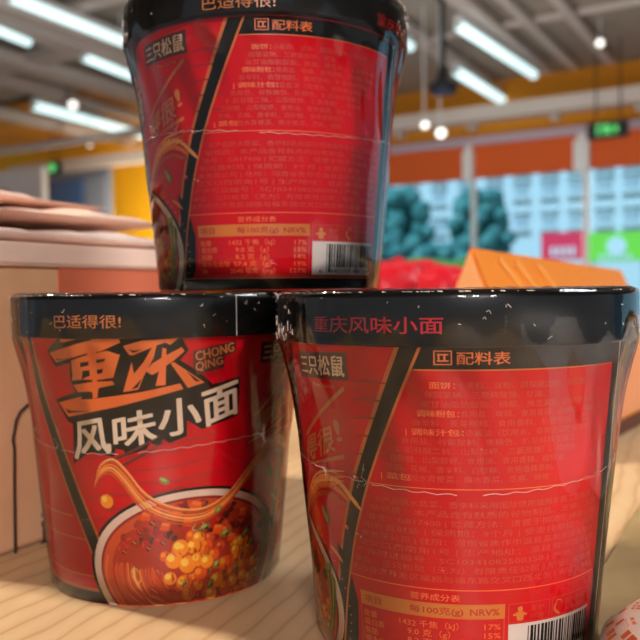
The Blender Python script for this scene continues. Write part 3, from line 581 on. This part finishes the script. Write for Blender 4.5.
# ---------------------------------------------------------------- strip lights and lamps
M_tube = mat('tube_glow', (214, 246, 248), .5, emit=1.25)
M_house = mat('lamp_housing', (205, 205, 205), .5)
strips = [((12, -2), (136, 47), 'tube strip light highest at the left, ending behind the stacked cup'), ((-40, 14), (28, 42), 'tube strip light cut by the left edge of the picture'),
          ((85, 57), (140, 79), 'short tube strip light left of the stacked cup, between two longer ones'), ((35, 106), (150, 137), 'tube strip light lowest on the left, above the ochre wall'),
          ((459, 26), (534, 75), 'larger tube strip light right of the black pendant'), ((457, 72), (508, 104), 'smaller tube strip light just above the ochre upper wall'),
          ((372, 28), (411, 47), 'tube strip light peeking out right of the stacked cup')]
for (x0, y0), (x1, y1), lab in strips:
    z = ZC-.2; p, q = onz(x0, y0, z), onz(x1, y1, z); d = q-p; mid = (p+q)/2
    dist = mid.length; r = 4.3*dist/FPX
    if x0 == 35: r *= .95
    t = thing('strip_light', 'cyan white '+lab, 'strip light', mid, math.atan2(d.y, d.x), 'tube strip lights under the ceiling')
    L2 = d.length/2
    bm = bmesh.new(); bm_tube(bm, (-L2, 0, 0), (L2, 0, 0), r, seg=20); o = from_bm('tube', bm, M_tube, t, smooth=True)
    bm = bmesh.new(); bm_box(bm, (-L2-.03, -r*.8, r*.75), (L2+.03, r*.8, r*.75+.05), bevel=.008); bm_box(bm, (-L2-.035, -r*.5, -r*.5), (-L2, r*.5, r*.8)); bm_box(bm, (L2, -r*.5, -r*.5), (L2+.035, r*.5, r*.8)); from_bm('housing', bm, M_house, t)
    for sx in (-L2*.7, L2*.7):
        bm = bmesh.new(); bm_tube(bm, (sx, 0, r*.75+.05), (sx, 0, ZC-z), .006, seg=6); from_bm('hanger', bm, M_house, t)
M_bulb = mat('spot_glow', (255, 252, 240), .5, emit=1.6)
def spot(px, py, rpx, z, aim, lab, a=None):
    p = onz(px, py, z) if a is None else onw(px, py, a); z = p.z; r = rpx*p.length/FPX
    t = thing('spot_lamp', lab, 'spotlight', p, 0, 'ceiling spotlights')
    d = Vector(aim).normalized()
    bm = bmesh.new(); bm_tube(bm, -d*r*3.2, Vector((0, 0, 0)), r*.85, r*1.15, 24); from_bm('shade', bm, M_house, t, smooth=False)
    bm = bmesh.new(); bm_tube(bm, Vector((0, 0, 0)), d*r*.1, r, r*.9, 24); from_bm('bulb', bm, M_bulb, t)
    bm = bmesh.new(); bm_tube(bm, -d*r*2, -d*r*2+Vector((0, 0, ZC-z-(-d*r*2).z+.02)), min(r*.25, .006), seg=8); from_bm('stem', bm, M_house, t)
spot(73, 105, 4.2, ZC-.25, (.2, -1, -.6), 'round glowing white spotlight over the lowest left strip light')
spot(425, 125, 3.6, ZC-.35, (0, -1, -.5), 'left one of the paired glowing spotlights beside the stacked cup', 5.6)
spot(441, 133, 4.6, ZC-.38, (0, -1, -.5), 'right one of the paired glowing spotlights beside the stacked cup', 5.6)
spot(600, 43, 3.4, ZC-.2, (-.3, -1, -.6), 'glowing spotlight high at the upper right corner')
spot(90, 146, 1.6, ZC-.6, (.4, -.4, -1), 'dim grey spotlight before the ochre wall at left') 
# black pendant
p = onz(443, 80, ZC-.6); z0 = p.z; k = p.length/FPX
t = thing('pendant_speaker', 'black bell-shaped ceiling pendant hanging on a dark rod', 'pendant', p)
bm = bmesh.new(); bm_tube(bm, (0, 0, 10*k), (0, 0, ZC-z0-.01), 2.6*k, seg=12); from_bm('rod', bm, mat('pendant_black', (22, 24, 30), .5), t)
prof = [(0, 14*k), (3.4*k, 14*k), (4.2*k, 9*k), (6*k, 2*k), (12.5*k, -4*k), (13.5*k, -7*k), (13.5*k, -11*k), (0, -11*k)]
from_bm('bell', lathe(prof, 40), mat('pendant_black', (22, 24, 30), .5), t, smooth=False)
bm = bmesh.new(); bm_tube(bm, (0, 0, -12.5*k), (0, 0, -11*k), 10.5*k, seg=32); from_bm('grille', bm, mat('pendant_blue', (38, 50, 84), .5), t)
bm = bmesh.new(); bm_tube(bm, (0, 0, ZC-z0-.04), (0, 0, ZC-z0+.0), 6*k, seg=20); from_bm('ceiling_plate', bm, mat('pendant_black', (22, 24, 30), .5), t)

# exit signs
M_sgreen = mat('exit_green', (36, 150, 66), .5, emit=.12); M_sblack = mat('exit_black', (20, 30, 26), .5); M_sw = mat('exit_figure', (120, 230, 140), .5, emit=.6)
def exit_sign(px, py, a, wpx, hpx, lab):
    p = onw(px, py, a); _, b, z = rc(p); k = p.length/FPX; w, h = wpx*k/2, hpx*k/2
    t = thing('exit_sign', lab, 'exit sign', p, -AZ)
    bm = bmesh.new(); bm_box(bm, (-w, -.03, -h), (w, .03, h), bevel=.008); from_bm('casing', bm, M_sblack, t)
    bm = bmesh.new(); bm_box(bm, (-w*.5, -.036, -h*.65), (w*.5, -.031, h*.65)); from_bm('lit_panel', bm, M_sgreen, t)
    bm = bmesh.new()
    f = lambda x0, x1, z0, z1: bm_box(bm, (x0*w, -.042, z0*h), (x1*w, -.037, z1*h))
    f(-.1, .0, .35, .7); 
    for A0, B0_ in (((-.08, .3), (.02, -.1)), ((.02, -.1), (.16, -.6)), ((.02, -.1), (-.2, -.5)), ((-.06, .25), (.16, .05)), ((-.06, .25), (-.22, .05)), ((.28, .0), (.5, .0)), ((.4, .3), (.52, .0)), ((.4, -.3), (.52, .0)), ((-.48, -.6), (-.48, .6)), ((-.48, .6), (-.3, .6))):
        bm_tube(bm, (A0[0]*w, -.039, A0[1]*h), (B0_[0]*w, -.039, B0_[1]*h), h*.1, seg=6)
    from_bm('running_figure', bm, M_sw, t)
    for s in (-.6, .6):
        bm = bmesh.new(); bm_tube(bm, (s*w, 0, h), (s*w, 0, ZC-p.z), .006, seg=6); from_bm('hanger', bm, M_sblack, t)
exit_sign(608, 130, 7.2, 36, 15, 'green running-man exit sign hanging in front of the rust valance')
exit_sign(55, 168, 7.0, 15, 13, 'small green exit sign at left above the blue cabinet')

# ---------------------------------------------------------------- far left fittings
def cab(name, lab, cat, px0, px1, ytop, a, depth, m, zlow=-.85, extra=None):
    p0, p1 = onw(px0, ytop, a), onw(px1, ytop, a); b0, b1 = rc(p0)[1], rc(p1)[1]; zt = (p0.z+p1.z)/2
    t = thing(name, lab, cat, rm(a, (b0+b1)/2, zlow), -AZ)
    w = (b1-b0)/2; h = zt-zlow
    bm = bmesh.new(); bm_box(bm, (-w, 0, 0), (w, depth, h), bevel=.02); from_bm('cabinet_body', bm, m, t)
    if extra: extra(t, w, h)
    return t
def fridge(t, w, h):
    bm = bmesh.new(); bm_box(bm, (-w*.92, -.04, .12), (w*.2, -.002, h*.96), bevel=.01); d = from_bm('door', bm, mat('cool_blue', (84, 112, 160), .3), t)
    bm = bmesh.new(); bm_tube(bm, (w*.1, -.07, h*.4), (w*.1, -.07, h*.7), .012, seg=8); from_bm('handle', bm, M_white, d)
    bm = bmesh.new(); bm_box(bm, (w*.24, -.03, .12), (w*.92, -.002, h*.96), bevel=.01); from_bm('door', bm, mat('steel_grey', (140, 146, 160), .35), t)
cab('display_cabinet', 'blue and grey cabinet standing before the yellow wall at left', 'cabinet', 48, 110, 171, 7.35, .06, mat('steel_grey', (140, 146, 160), .35), extra=fridge)
def board(t, w, h):
    for k in range(3):
        bm = bmesh.new(); bm_box(bm, (-w*.9, -.06, h*(.55+.14*k)), (w*.9, -.002, h*(.56+.14*k))); from_bm('shelf', bm, M_white, t)
cab('shelving_unit', 'pale grey shelving unit at the far left edge', 'shelf', -20, 43, 170, 6.9, .08, mat('pale_grey', (226, 222, 220), .6), extra=board)
# red bag on the far left shelving
p = onw(6, 205, 6.6)
t = thing('shopping_bag', 'blurry red bag before the pale shelving unit at far left', 'bag', (p.x, p.y, -.15), -AZ)
bm = bmesh.new(); h = p.z+.22+.15; bm_box(bm, (-.16, -.08, 0.0005), (.16, .08, h-.12), bevel=.03)
for v_ in bm.verts: v_.co.x *= 1-.35*max(0, v_.co.z-.2)/h
from_bm('bag_body', bm, mat('red_plastic', (206, 40, 22), .5), t)
bm = bmesh.new()
pp = [Vector((-.06+.12*i/8, -.0, h-.13+.1*math.sin(PI*i/8))) for i in range(9)]
for a_, b_ in zip(pp, pp[1:]): bm_tube(bm, a_, b_, .01, seg=6)
from_bm('handle', bm, mat('red_plastic', (206, 40, 22), .5), t)
bm = bmesh.new(); rbox(bm, rc(p)[0]-.2, rc(p)[0]+.2, rc(p)[1]-.5, rc(p)[1]+.25, -.85, -.15, .01); tag(from_bm('plinth', bm, M_white), 'low white plinth below the blurry red bag', 'plinth')

# ---------------------------------------------------------------- outside
M_fac = mat('facade', (236, 240, 238), .8); M_pane = mat('facade_pane', (196, 206, 212), .4); M_sill = mat('facade_sill', (224, 226, 222), .8)
bm = bmesh.new(); rbox(bm, AW+.3, 60, -45, 45, -1.3, -1.2); tag(from_bm('ground_outside', bm, mat('asphalt', (128, 136, 136), .9)), kind='structure')
AF = 30
bt = thing('apartment_building', 'long pale building with rows of windows seen through the glass', 'building', rm(AF, 0, -1.2), -AZ)
bm = bmesh.new(); bm_box(bm, (-30, 0, 0), (22, 8, 11)); from_bm('facade_wall', bm, M_fac, bt)
for yy, hh in ((160, 12), (187, 12), (219, 11)):
    z = onw(560, yy, AF).z + 1.2
    for i in range(-9, 9):
        px = 549+27.6*i
        if px < 380: continue
        b = rc(onw(px, yy, AF))[1] if px < 660 else None
        if b is None: continue
        hw, hz = .24, .24
        bm = bmesh.new(); bm_box(bm, (b-hw, -.06, z-hz*1.2), (b+hw, -.01, z+hz*1.2)); fr = from_bm('window', bm, M_pane, bt)
        bm = bmesh.new(); bm_box(bm, (b-.03, -.1, z-hz*1.2), (b+.03, -.06, z+hz*1.2)); bm_box(bm, (b-hw-.08, -.16, z-hz*1.2-.12), (b+hw+.08, -.02, z-hz*1.2)); bm_box(bm, (b-hw-.08, -.14, z+hz*1.2), (b+hw+.08, -.02, z+hz*1.2+.1)); bm_box(bm, (b-hw, -.1, z+.1), (b+hw, -.06, z+.15))
        from_bm('window_frame', bm, M_sill, fr)
def shop(px0, px1, y0, y1, m, lab, marks):
    A_ = 27; p0, p1 = onw(px0, y0, A_), onw(px1, y1, A_); b0, b1 = rc(p0)[1], rc(p1)[1]
    t = thing('shop_sign', lab, 'sign', rm(A_, (b0+b1)/2, 0), -AZ); w = (b1-b0)/2
    zt, zb_ = p0.z, p1.z
    bm = bmesh.new(); bm_box(bm, (-w, 0, zb_), (w, .3, zt)); from_bm('board', bm, m, t)
    bm = bmesh.new(); marks(bm, w, zt, zb_); from_bm('emblem', bm, mat('sign_white', (250, 250, 246), .6), t)
    for s in (-w*.85, w*.85):
        bm = bmesh.new(); bm_box(bm, (s-.05, .05, -1.2), (s+.05, .25, zb_)); from_bm('post', bm, M_sill, t)
def m1(bm, w, zt, zb_):
    for k in range(4): bm_box(bm, (-w*.55+k*w*.3, -.03, zb_+.12), (-w*.38+k*w*.3, -.005, zb_+.42))
def m2(bm, w, zt, zb_):
    bm_tube(bm, (0, -.03, (zt+zb_)/2), (0, -.005, (zt+zb_)/2), .3, seg=20)
    for k in range(6): bm_box(bm, (-w*.6+k*w*.2, -.03, zb_+.06), (-w*.48+k*w*.2, -.005, zb_+.2))
shop(541, 586, 233, 259, mat('sign_red', (255, 50, 80), .6, emit=.35), 'red shop sign across the street, left of the green one', m1)
shop(588, 646, 233, 260, mat('sign_green', (150, 236, 70), .6, emit=.1), 'bright green shop sign across the street at the right edge', m2)
def leaf_blob(bm, c, r, rnd):
    t = bmesh.new(); bmesh.ops.create_icosphere(t, subdivisions=2, radius=r)
    for v_ in t.verts: v_.co *= 1+rnd.uniform(-.16, .16); v_.co += c
    me = bpy.data.meshes.new('t'); t.to_mesh(me); t.free(); bm.from_mesh(me); bpy.data.meshes.remove(me)
def tree(px, py, rpx, hpx, a, lab, seed):
    rnd = random.Random(seed); p = onw(px, py, a); k = p.length/FPX; r = rpx*k
    t = thing('street_tree', lab, 'tree', (p.x, p.y, -1.2))
    bm = bmesh.new()
    for i in range(110):
        zz = rnd.uniform(-1, 1); c = Vector((rnd.uniform(-1, 1)*r*(1-.45*max(zz, 0)), rnd.uniform(-1, 1)*r*.7, (p.z+1.2)+zz*hpx*k)); leaf_blob(bm, c, r*rnd.uniform(.18, .34), rnd)
    from_bm('crown', bm, mat('foliage', (112, 168, 160), .8, noise=(2.5, (70, 134, 130))), t)
    bm = bmesh.new(); bm_tube(bm, (0, 0, 0), (0, 0, p.z+1.2), .16, .1, 10)
    for s in (-1, 1): bm_tube(bm, (0, 0, (p.z+1.2)*.6), (s*r*.5, 0, p.z+1.2), .08, .04, 8)
    from_bm('trunk', bm, mat('bark', (80, 66, 52), .9), t)
tree(396, 226, 30, 30, 18, 'dark green street tree nearest the stacked cup, outside the window', 1)
tree(480, 226, 27, 30, 19, 'dark green street tree outside the window, left of the red sign', 2)
tree(440, 258, 24, 8, 15.5, 'low green shrub between the two street trees', 4)

# ---------------------------------------------------------------- table
wood = wood_material()
t = thing('display_table', 'pale wooden display table with fine dark grain under all the cups', 'table', (.1, .8, -.85))
bm = bmesh.new(); bm_box(bm, (-1.3, -1.0, .82), (1.2, 1.0, .85), bevel=.002); from_bm('tabletop', bm, wood, t)
for sx in (-1.2, 1.05):
    for sy in (-.9, .9):
        bm = bmesh.new(); bm_box(bm, (sx, sy-.04, 0), (sx+.06, sy+.02, .82)); from_bm('leg', bm, mat('table_leg', (190, 160, 120), .6), t)

# flat olive sheet standing in for the cups' shadow on the table at right
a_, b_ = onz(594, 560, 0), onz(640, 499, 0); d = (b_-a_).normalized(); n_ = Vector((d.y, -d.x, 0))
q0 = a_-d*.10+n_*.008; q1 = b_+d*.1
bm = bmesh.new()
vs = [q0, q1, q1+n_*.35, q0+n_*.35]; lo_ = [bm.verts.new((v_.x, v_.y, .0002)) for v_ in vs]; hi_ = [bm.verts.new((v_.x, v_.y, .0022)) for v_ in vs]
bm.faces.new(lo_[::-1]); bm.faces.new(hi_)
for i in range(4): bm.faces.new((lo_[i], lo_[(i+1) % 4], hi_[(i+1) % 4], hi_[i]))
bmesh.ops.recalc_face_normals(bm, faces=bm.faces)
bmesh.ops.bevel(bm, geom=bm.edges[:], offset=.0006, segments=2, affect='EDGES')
tag(from_bm('shade_sheet', bm, mat('shade_olive', (170, 146, 100), .7, noise=(40, (158, 134, 90)))), 'flat olive tan sheet in place of the shadow on the table right of the nearest cup', 'board')

# printed packet at the lower right corner
t = thing('printed_packet', 'white rounded packet with orange print at the lower right corner', 'packet', (.115, .2215, .0023), .35)
def pillow(w, d, h, wob=0, seed=0, nx=40, ny=24, pw=4):
    rnd = random.Random(seed); f = [rnd.uniform(0, 6) for _ in range(6)]
    bm = bmesh.new(); top, bot = [], []
    for j in range(ny+1):
        for i in range(nx+1):
            u, v_ = 2*i/nx-1, 2*j/ny-1
            e = max(0, (1-abs(u)**pw))*max(0, (1-abs(v_)**pw)); e = e**.5
            wv = wob*(math.sin(5*u+f[0]+2*v_)+.6*math.sin(9*v_+f[1]+u*3)+.4*math.sin(17*u+f[2]))*e
            top.append(bm.verts.new((u*w/2, v_*d/2, h/2+h/2*e+wv))); bot.append(bm.verts.new((u*w/2, v_*d/2, h/2-h/2*e)))
    k = nx+1
    for j in range(ny):
        for i in range(nx):
            q = (j*k+i, j*k+i+1, (j+1)*k+i+1, (j+1)*k+i)
            bm.faces.new([top[x] for x in q]); bm.faces.new([bot[x] for x in q[::-1]])
    bmesh.ops.remove_doubles(bm, verts=bm.verts, dist=1e-5)
    bmesh.ops.recalc_face_normals(bm, faces=bm.faces)
    return bm
def disc_pillow(r, h):
    prof = [(0, 0), (r*.8, 0), (r, h*.25), (r*.98, h*.5), (r*.8, h*.85), (r*.45, h), (0, h*1.02)]
    return lathe(prof, 64)
PR = .0375
body = from_bm('packet_body', disc_pillow(PR, .017), mat('cream_plastic', (240, 222, 200), .35), t, smooth=True)
ob = mat('packet_orange', (226, 112, 62), .5)
bm = bmesh.new(); rnd = random.Random(5)
def ring_pt(rad, ang):
    # height of the disc profile at radius rad
    pr = [(0, .01734), (PR*.45, .017), (PR*.8, .01445), (PR*.98, .0085)]
    z = .0085
    for (r0, z0_), (r1, z1_) in zip(pr, pr[1:]):
        if r0 <= rad <= r1: z = z0_+(z1_-z0_)*(rad-r0)/(r1-r0)
    return Vector((rad*math.cos(ang), rad*math.sin(ang), z+.0001))
for j in range(7):
    rad = PR*(.5+.07*j)
    a0 = 0
    while a0 < 2*PI:
        L_ = rnd.choice([.05, .07, .1]); w_ = .0011
        if rnd.random() < .4:
            n = 4
            ps = [(ring_pt(rad-w_, a0+L_*i/n), ring_pt(rad+w_, a0+L_*i/n)) for i in range(n+1)]
            vv = [(bm.verts.new(a), bm.verts.new(b)) for a, b in ps]
            for i in range(n): bm.faces.new((vv[i][0], vv[i+1][0], vv[i+1][1], vv[i][1]))
        a0 += L_+.03
from_bm('orange_print', bm, ob, t)

# ---------------------------------------------------------------- carton with soft packs at left
G1, G2 = onz(0, 558, 0), onz(50, 540, 0); dl = (G2-G1).normalized(); nb = Vector((-dl.y, dl.x, 0))
ang = math.atan2(dl.y, dl.x)
ct = thing('carton', 'pinkish beige cardboard carton behind the left cup', 'carton', (G1.x, G1.y, 0), ang)
HX, X0, X1 = .1235, -.022, .150
card = mat('carton_card', (232, 186, 144), .75, noise=(26, (222, 172, 130)))
bm = bmesh.new(); bm_box(bm, (X0, 0, .0008), (X1, .20, HX), bevel=.0015); from_bm('carton_body', bm, card, ct)
bm = bmesh.new(); bm_box(bm, (X0-.003, -.003, HX-.0002), (X1+.003, .203, HX+.010), bevel=.0012); from_bm('carton_lid', bm, mat('carton_lid_card', (250, 218, 200), .6), ct)
bm = bmesh.new(); bm_box(bm, (.036, -.0006, .082), (X1, -.0001, HX-.0005)); from_bm('shaded_band', bm, mat('carton_shade', (214, 112, 78), .7), ct)  # darker red-brown strip paints the shade on the upper carton face
# dark cut line: vertical, kinked, then arching over
def on_face(px, py):
    d = ray(px, py); n = nb; t_ = (G1-O_).dot(n)/d.dot(n); p = O_+d*t_; return Vector(((p-G1).dot(dl), -.0008, p.z))
bm = bmesh.new()
ln = [(14, 553), (13.5, 520), (13, 480), (13, 448), (11.5, 440), (13, 432), (15, 420), (19, 412), (26, 405), (34, 400), (44, 396)]
pts = [on_face(*q) for q in ln]
for a_, b_ in zip(pts, pts[1:]): bm_tube(bm, a_, b_, .0006, seg=6)
from_bm('cut_line', bm, mat('dark_ink', (48, 26, 20), .8), ct)
bm = bmesh.new()
for (x0, y0, x1, y1) in ((40, 497, 48, 499), (41, 505, 49, 506), (44, 497, 44.5, 515), (41, 513, 49, 514), (41, 522, 49, 523), (42, 522, 43, 545), (47, 522, 47.5, 540), (42, 532, 48, 533), (40, 543, 49, 545)):
    a_, b_ = on_face(x0, y0), on_face(x1, y1); bm_box(bm, (min(a_.x, b_.x), -.0012, min(a_.z, b_.z)-.0004), (max(a_.x, b_.x)+.0006, -.0004, max(a_.z, b_.z)+.0004))
from_bm('printed_characters', bm, mat('dark_ink', (48, 26, 20), .8), ct)
soft = mat('soft_pack_pink', (246, 204, 182), .5, bump=(60, .35, .004)); soft2 = mat('soft_pack_pale', (252, 226, 212), .45, bump=(50, .35, .004))
z_ = HX+.0101
for i, (x, y, w, d, h, m, lab) in enumerate([(.06, .10, .18, .19, .009, soft2, 'pale pink soft pack lying lowest on the carton lid'), (.065, .105, .17, .17, .007, soft, 'pink soft pack in the middle of the pile on the carton'), (.055, .12, .14, .14, .006, soft, 'pink soft pack topmost on the carton, nearest the left edge')]):
    pos = G1 + dl*x + nb*y; pos.z = z_
    o = from_bm('soft_pack', pillow(w, d, h, .0022, i+3), m, None, pos, ang+(.02, -.04, .03)[i], smooth=True); tag(o, lab, 'packet', 'soft packs piled on the carton')
    z_ += h+.0040

# ---------------------------------------------------------------- orange gable box behind the right cup
r0 = ony(470, 245, .54); r1 = ony(621, 268.5, .84); rd = (r1-r0); rl = Vector((rd.x, rd.y, 0)).length; an = math.atan2(rd.y, rd.x)
t = thing('gable_box', 'orange tent-shaped box behind the nearest cup, ridge sloping away', 'box', (r0.x, r0.y, 0), an)
h0, h1, wb = r0.z, r1.z, .058
bm = bmesh.new()
V = [bm.verts.new(c) for c in ((0, 0, h0), (0, -wb, .0003), (0, wb, .0003), (rl, 0, h1), (rl, -wb, .0003), (rl, wb, .0003))]
for f in ((0, 2, 1), (3, 4, 5), (0, 1, 4, 3), (0, 3, 5, 2), (1, 2, 5, 4)): bm.faces.new([V[i] for i in f])
bmesh.ops.recalc_face_normals(bm, faces=bm.faces); bmesh.ops.bevel(bm, geom=bm.edges[:], offset=.002, segments=2, affect='EDGES')
from_bm('box_shell', bm, mat('box_orange', (244, 142, 44), .35), t)
bm = bmesh.new(); v3 = [bm.verts.new(c) for c in ((-.0006, 0, h0-.004), (-.0006, -wb+.003, .003), (-.0006, wb-.003, .003))]; bm.faces.new(v3); from_bm('gable_end', bm, mat('box_peach', (248, 176, 116), .4), t)
def on_slope(s, q): return Vector((s*rl, -wb*q-.0012, h0*(1-q)+(h1-h0)*s*(1-q)+.0006))
bm = bmesh.new()
for s0, c_ in ((.18, .1), (.3, .14), (.1, .5)):
    pp = [on_slope(s0+.10*math.sin(k*.3), .06+k*.075) for k in range(12)]
    for a_, b_ in zip(pp, pp[1:]): bm_tube(bm, a_, b_, .0022, seg=6)
from_bm('printed_swirl', bm, mat('box_light_print', (248, 176, 90), .5), t)
bm = bmesh.new()
for k in range(3):
    pp = [on_slope(.45+.13*k, .2), on_slope(.53+.13*k, .2), on_slope(.53+.13*k, .33), on_slope(.45+.13*k, .33)]; bm.faces.new([bm.verts.new(x) for x in pp])
from_bm('printed_patch', bm, mat('box_brown_print', (200, 90, 30), .5), t)
bm = bmesh.new(); bm_box(bm, (0, -wb-.004, .0003), (rl, -wb-.0005, .010)); from_bm('base_shadow', bm, mat('box_base_shadow', (92, 40, 22), .5), t)  # dark brown strip modelled in place of the shadow along the bottom edge

# red and green packs behind, on the table
for i, (px, py, y, w, h, m, lab, sl) in enumerate([(394, 268, .86, .075, .030, 'r', 'red crumpled packet just right of the stacked cup, behind the lids', .3), (420, 264, 1.0, .07, .035, 'r', 'red crumpled packet in front of the green one', -.4), (449, 270, .80, .07, .028, 'r', 'red crumpled packet beside the peach end of the orange box', .2), (436, 262, 1.2, .11, .03, 'g', 'green packet lying behind the red packets', 0), (380, 262, 1.12, .07, .035, 'r', 'red packet at the back, half hidden by the stacked cup', .1)]):
    p = ony(px, py, y)
    m_ = mat('packet_red', (204, 14, 38), .35, bump=(40, .5, .01)) if m == 'r' else mat('packet_green', (52, 140, 84), .4, bump=(40, .5, .01))
    hh = p.z-.001
    bm = pillow(w, hh, .05, .004, i+20, pw=3)
    for v_ in bm.verts:
        x, y_, z = v_.co; v_.co = Vector((x+.006*math.sin(y_*50), z-.025, y_+hh/2+.012*(abs(x)/w)*math.sin(9*x/w+i)))
    lowest = min(v_.co.z for v_ in bm.verts)
    for v_ in bm.verts: v_.co.z += .0005-lowest
    o = from_bm('crumpled_packet', bm, m_, None, (p.x, p.y, 0), sl, smooth=True); tag(o, lab, 'packet', 'bright packets behind the cups')

# unseen white box added off to the right as a reflector for the nearest cup's film
t = thing('reflector_box', 'white reflector box added on the table beyond the right edge of the picture', 'carton', (.31, .15, .0025), .0)
bm = bmesh.new(); bm_box(bm, (-.1, -.25, .0005), (.12, .22, .075), bevel=.002); from_bm('carton_body', bm, M_white, t)
for s in (-1, 1):
    bm = bmesh.new(); bm_box(bm, (.01+s*.0555-.054, -.25, .0752), (.01+s*.0555+.054, .22, .0766), bevel=.0004); from_bm('flap', bm, M_white, t)
# ---------------------------------------------------------------- light
wd = bpy.data.worlds.new('world'); bpy.context.scene.world = wd; wd.use_nodes = True
bg = wd.node_tree.nodes['Background']; bg.inputs['Color'].default_value = (.86, .93, 1, 1); bg.inputs['Strength'].default_value = .34
def area(name, loc, target, size, power, color, sy=None):
    l = bpy.data.lights.new(name, 'AREA'); l.energy = power; l.color = color; l.size = size
    if sy: l.shape = 'RECTANGLE'; l.size_y = sy
    o = bpy.data.objects.new(name, l); col.objects.link(o); o.location = loc
    o.rotation_euler = (Vector(target)-Vector(loc)).to_track_quat('-Z', 'Y').to_euler(); return o
area('key_lamp', (-1.1, .72, 1.3), (-.02, .28, 0), .12, 32, (1, .88, .73))
area('front_fill', (.2, -1.6, .8), (0, .3, .1), .45, 22, (1, .93, .9))  # unseen fill added behind the camera to brighten the cup fronts
area('right_fill', (2.2, .3, 2.0), (.5, .3, .05), .9, 60, (.93, .97, 1), .9)  # unseen soft fill added high on the right, not an actual window
sl = area('reflector_fill', (.03, -.28, .5), (.215, .08, .03), .06, 4.5, (1, .95, .92)); sl.data.spread = math.radians(26)  # unseen narrow light added to brighten the reflector box
area('ceiling_fill', (.5, 3.5, -.3), (1.5, 5.5, 2.4), 3, 120, (1, .95, .9))  # unseen upward fill added to lift the ceiling tone
area('left_wall_fill', tuple(onw(140, 240, 7.0)), tuple(onw(132, 190, AW)), .5, 22, (1, .9, .7))  # unseen fill added low down to brighten the yellow wall
s = bpy.data.lights.new('sun', 'SUN'); s.energy = 4.5; s.angle = .1; s.color = (1, .97, .92); so = bpy.data.objects.new('sun', s); col.objects.link(so)
so.rotation_euler = (U*1-Z*1.1+W*.3).to_track_quat('-Z', 'Y').to_euler()
sc_ = bpy.context.scene
sc_.view_settings.view_transform = 'Standard'; sc_.view_settings.look = 'None'; sc_.view_settings.exposure = 0
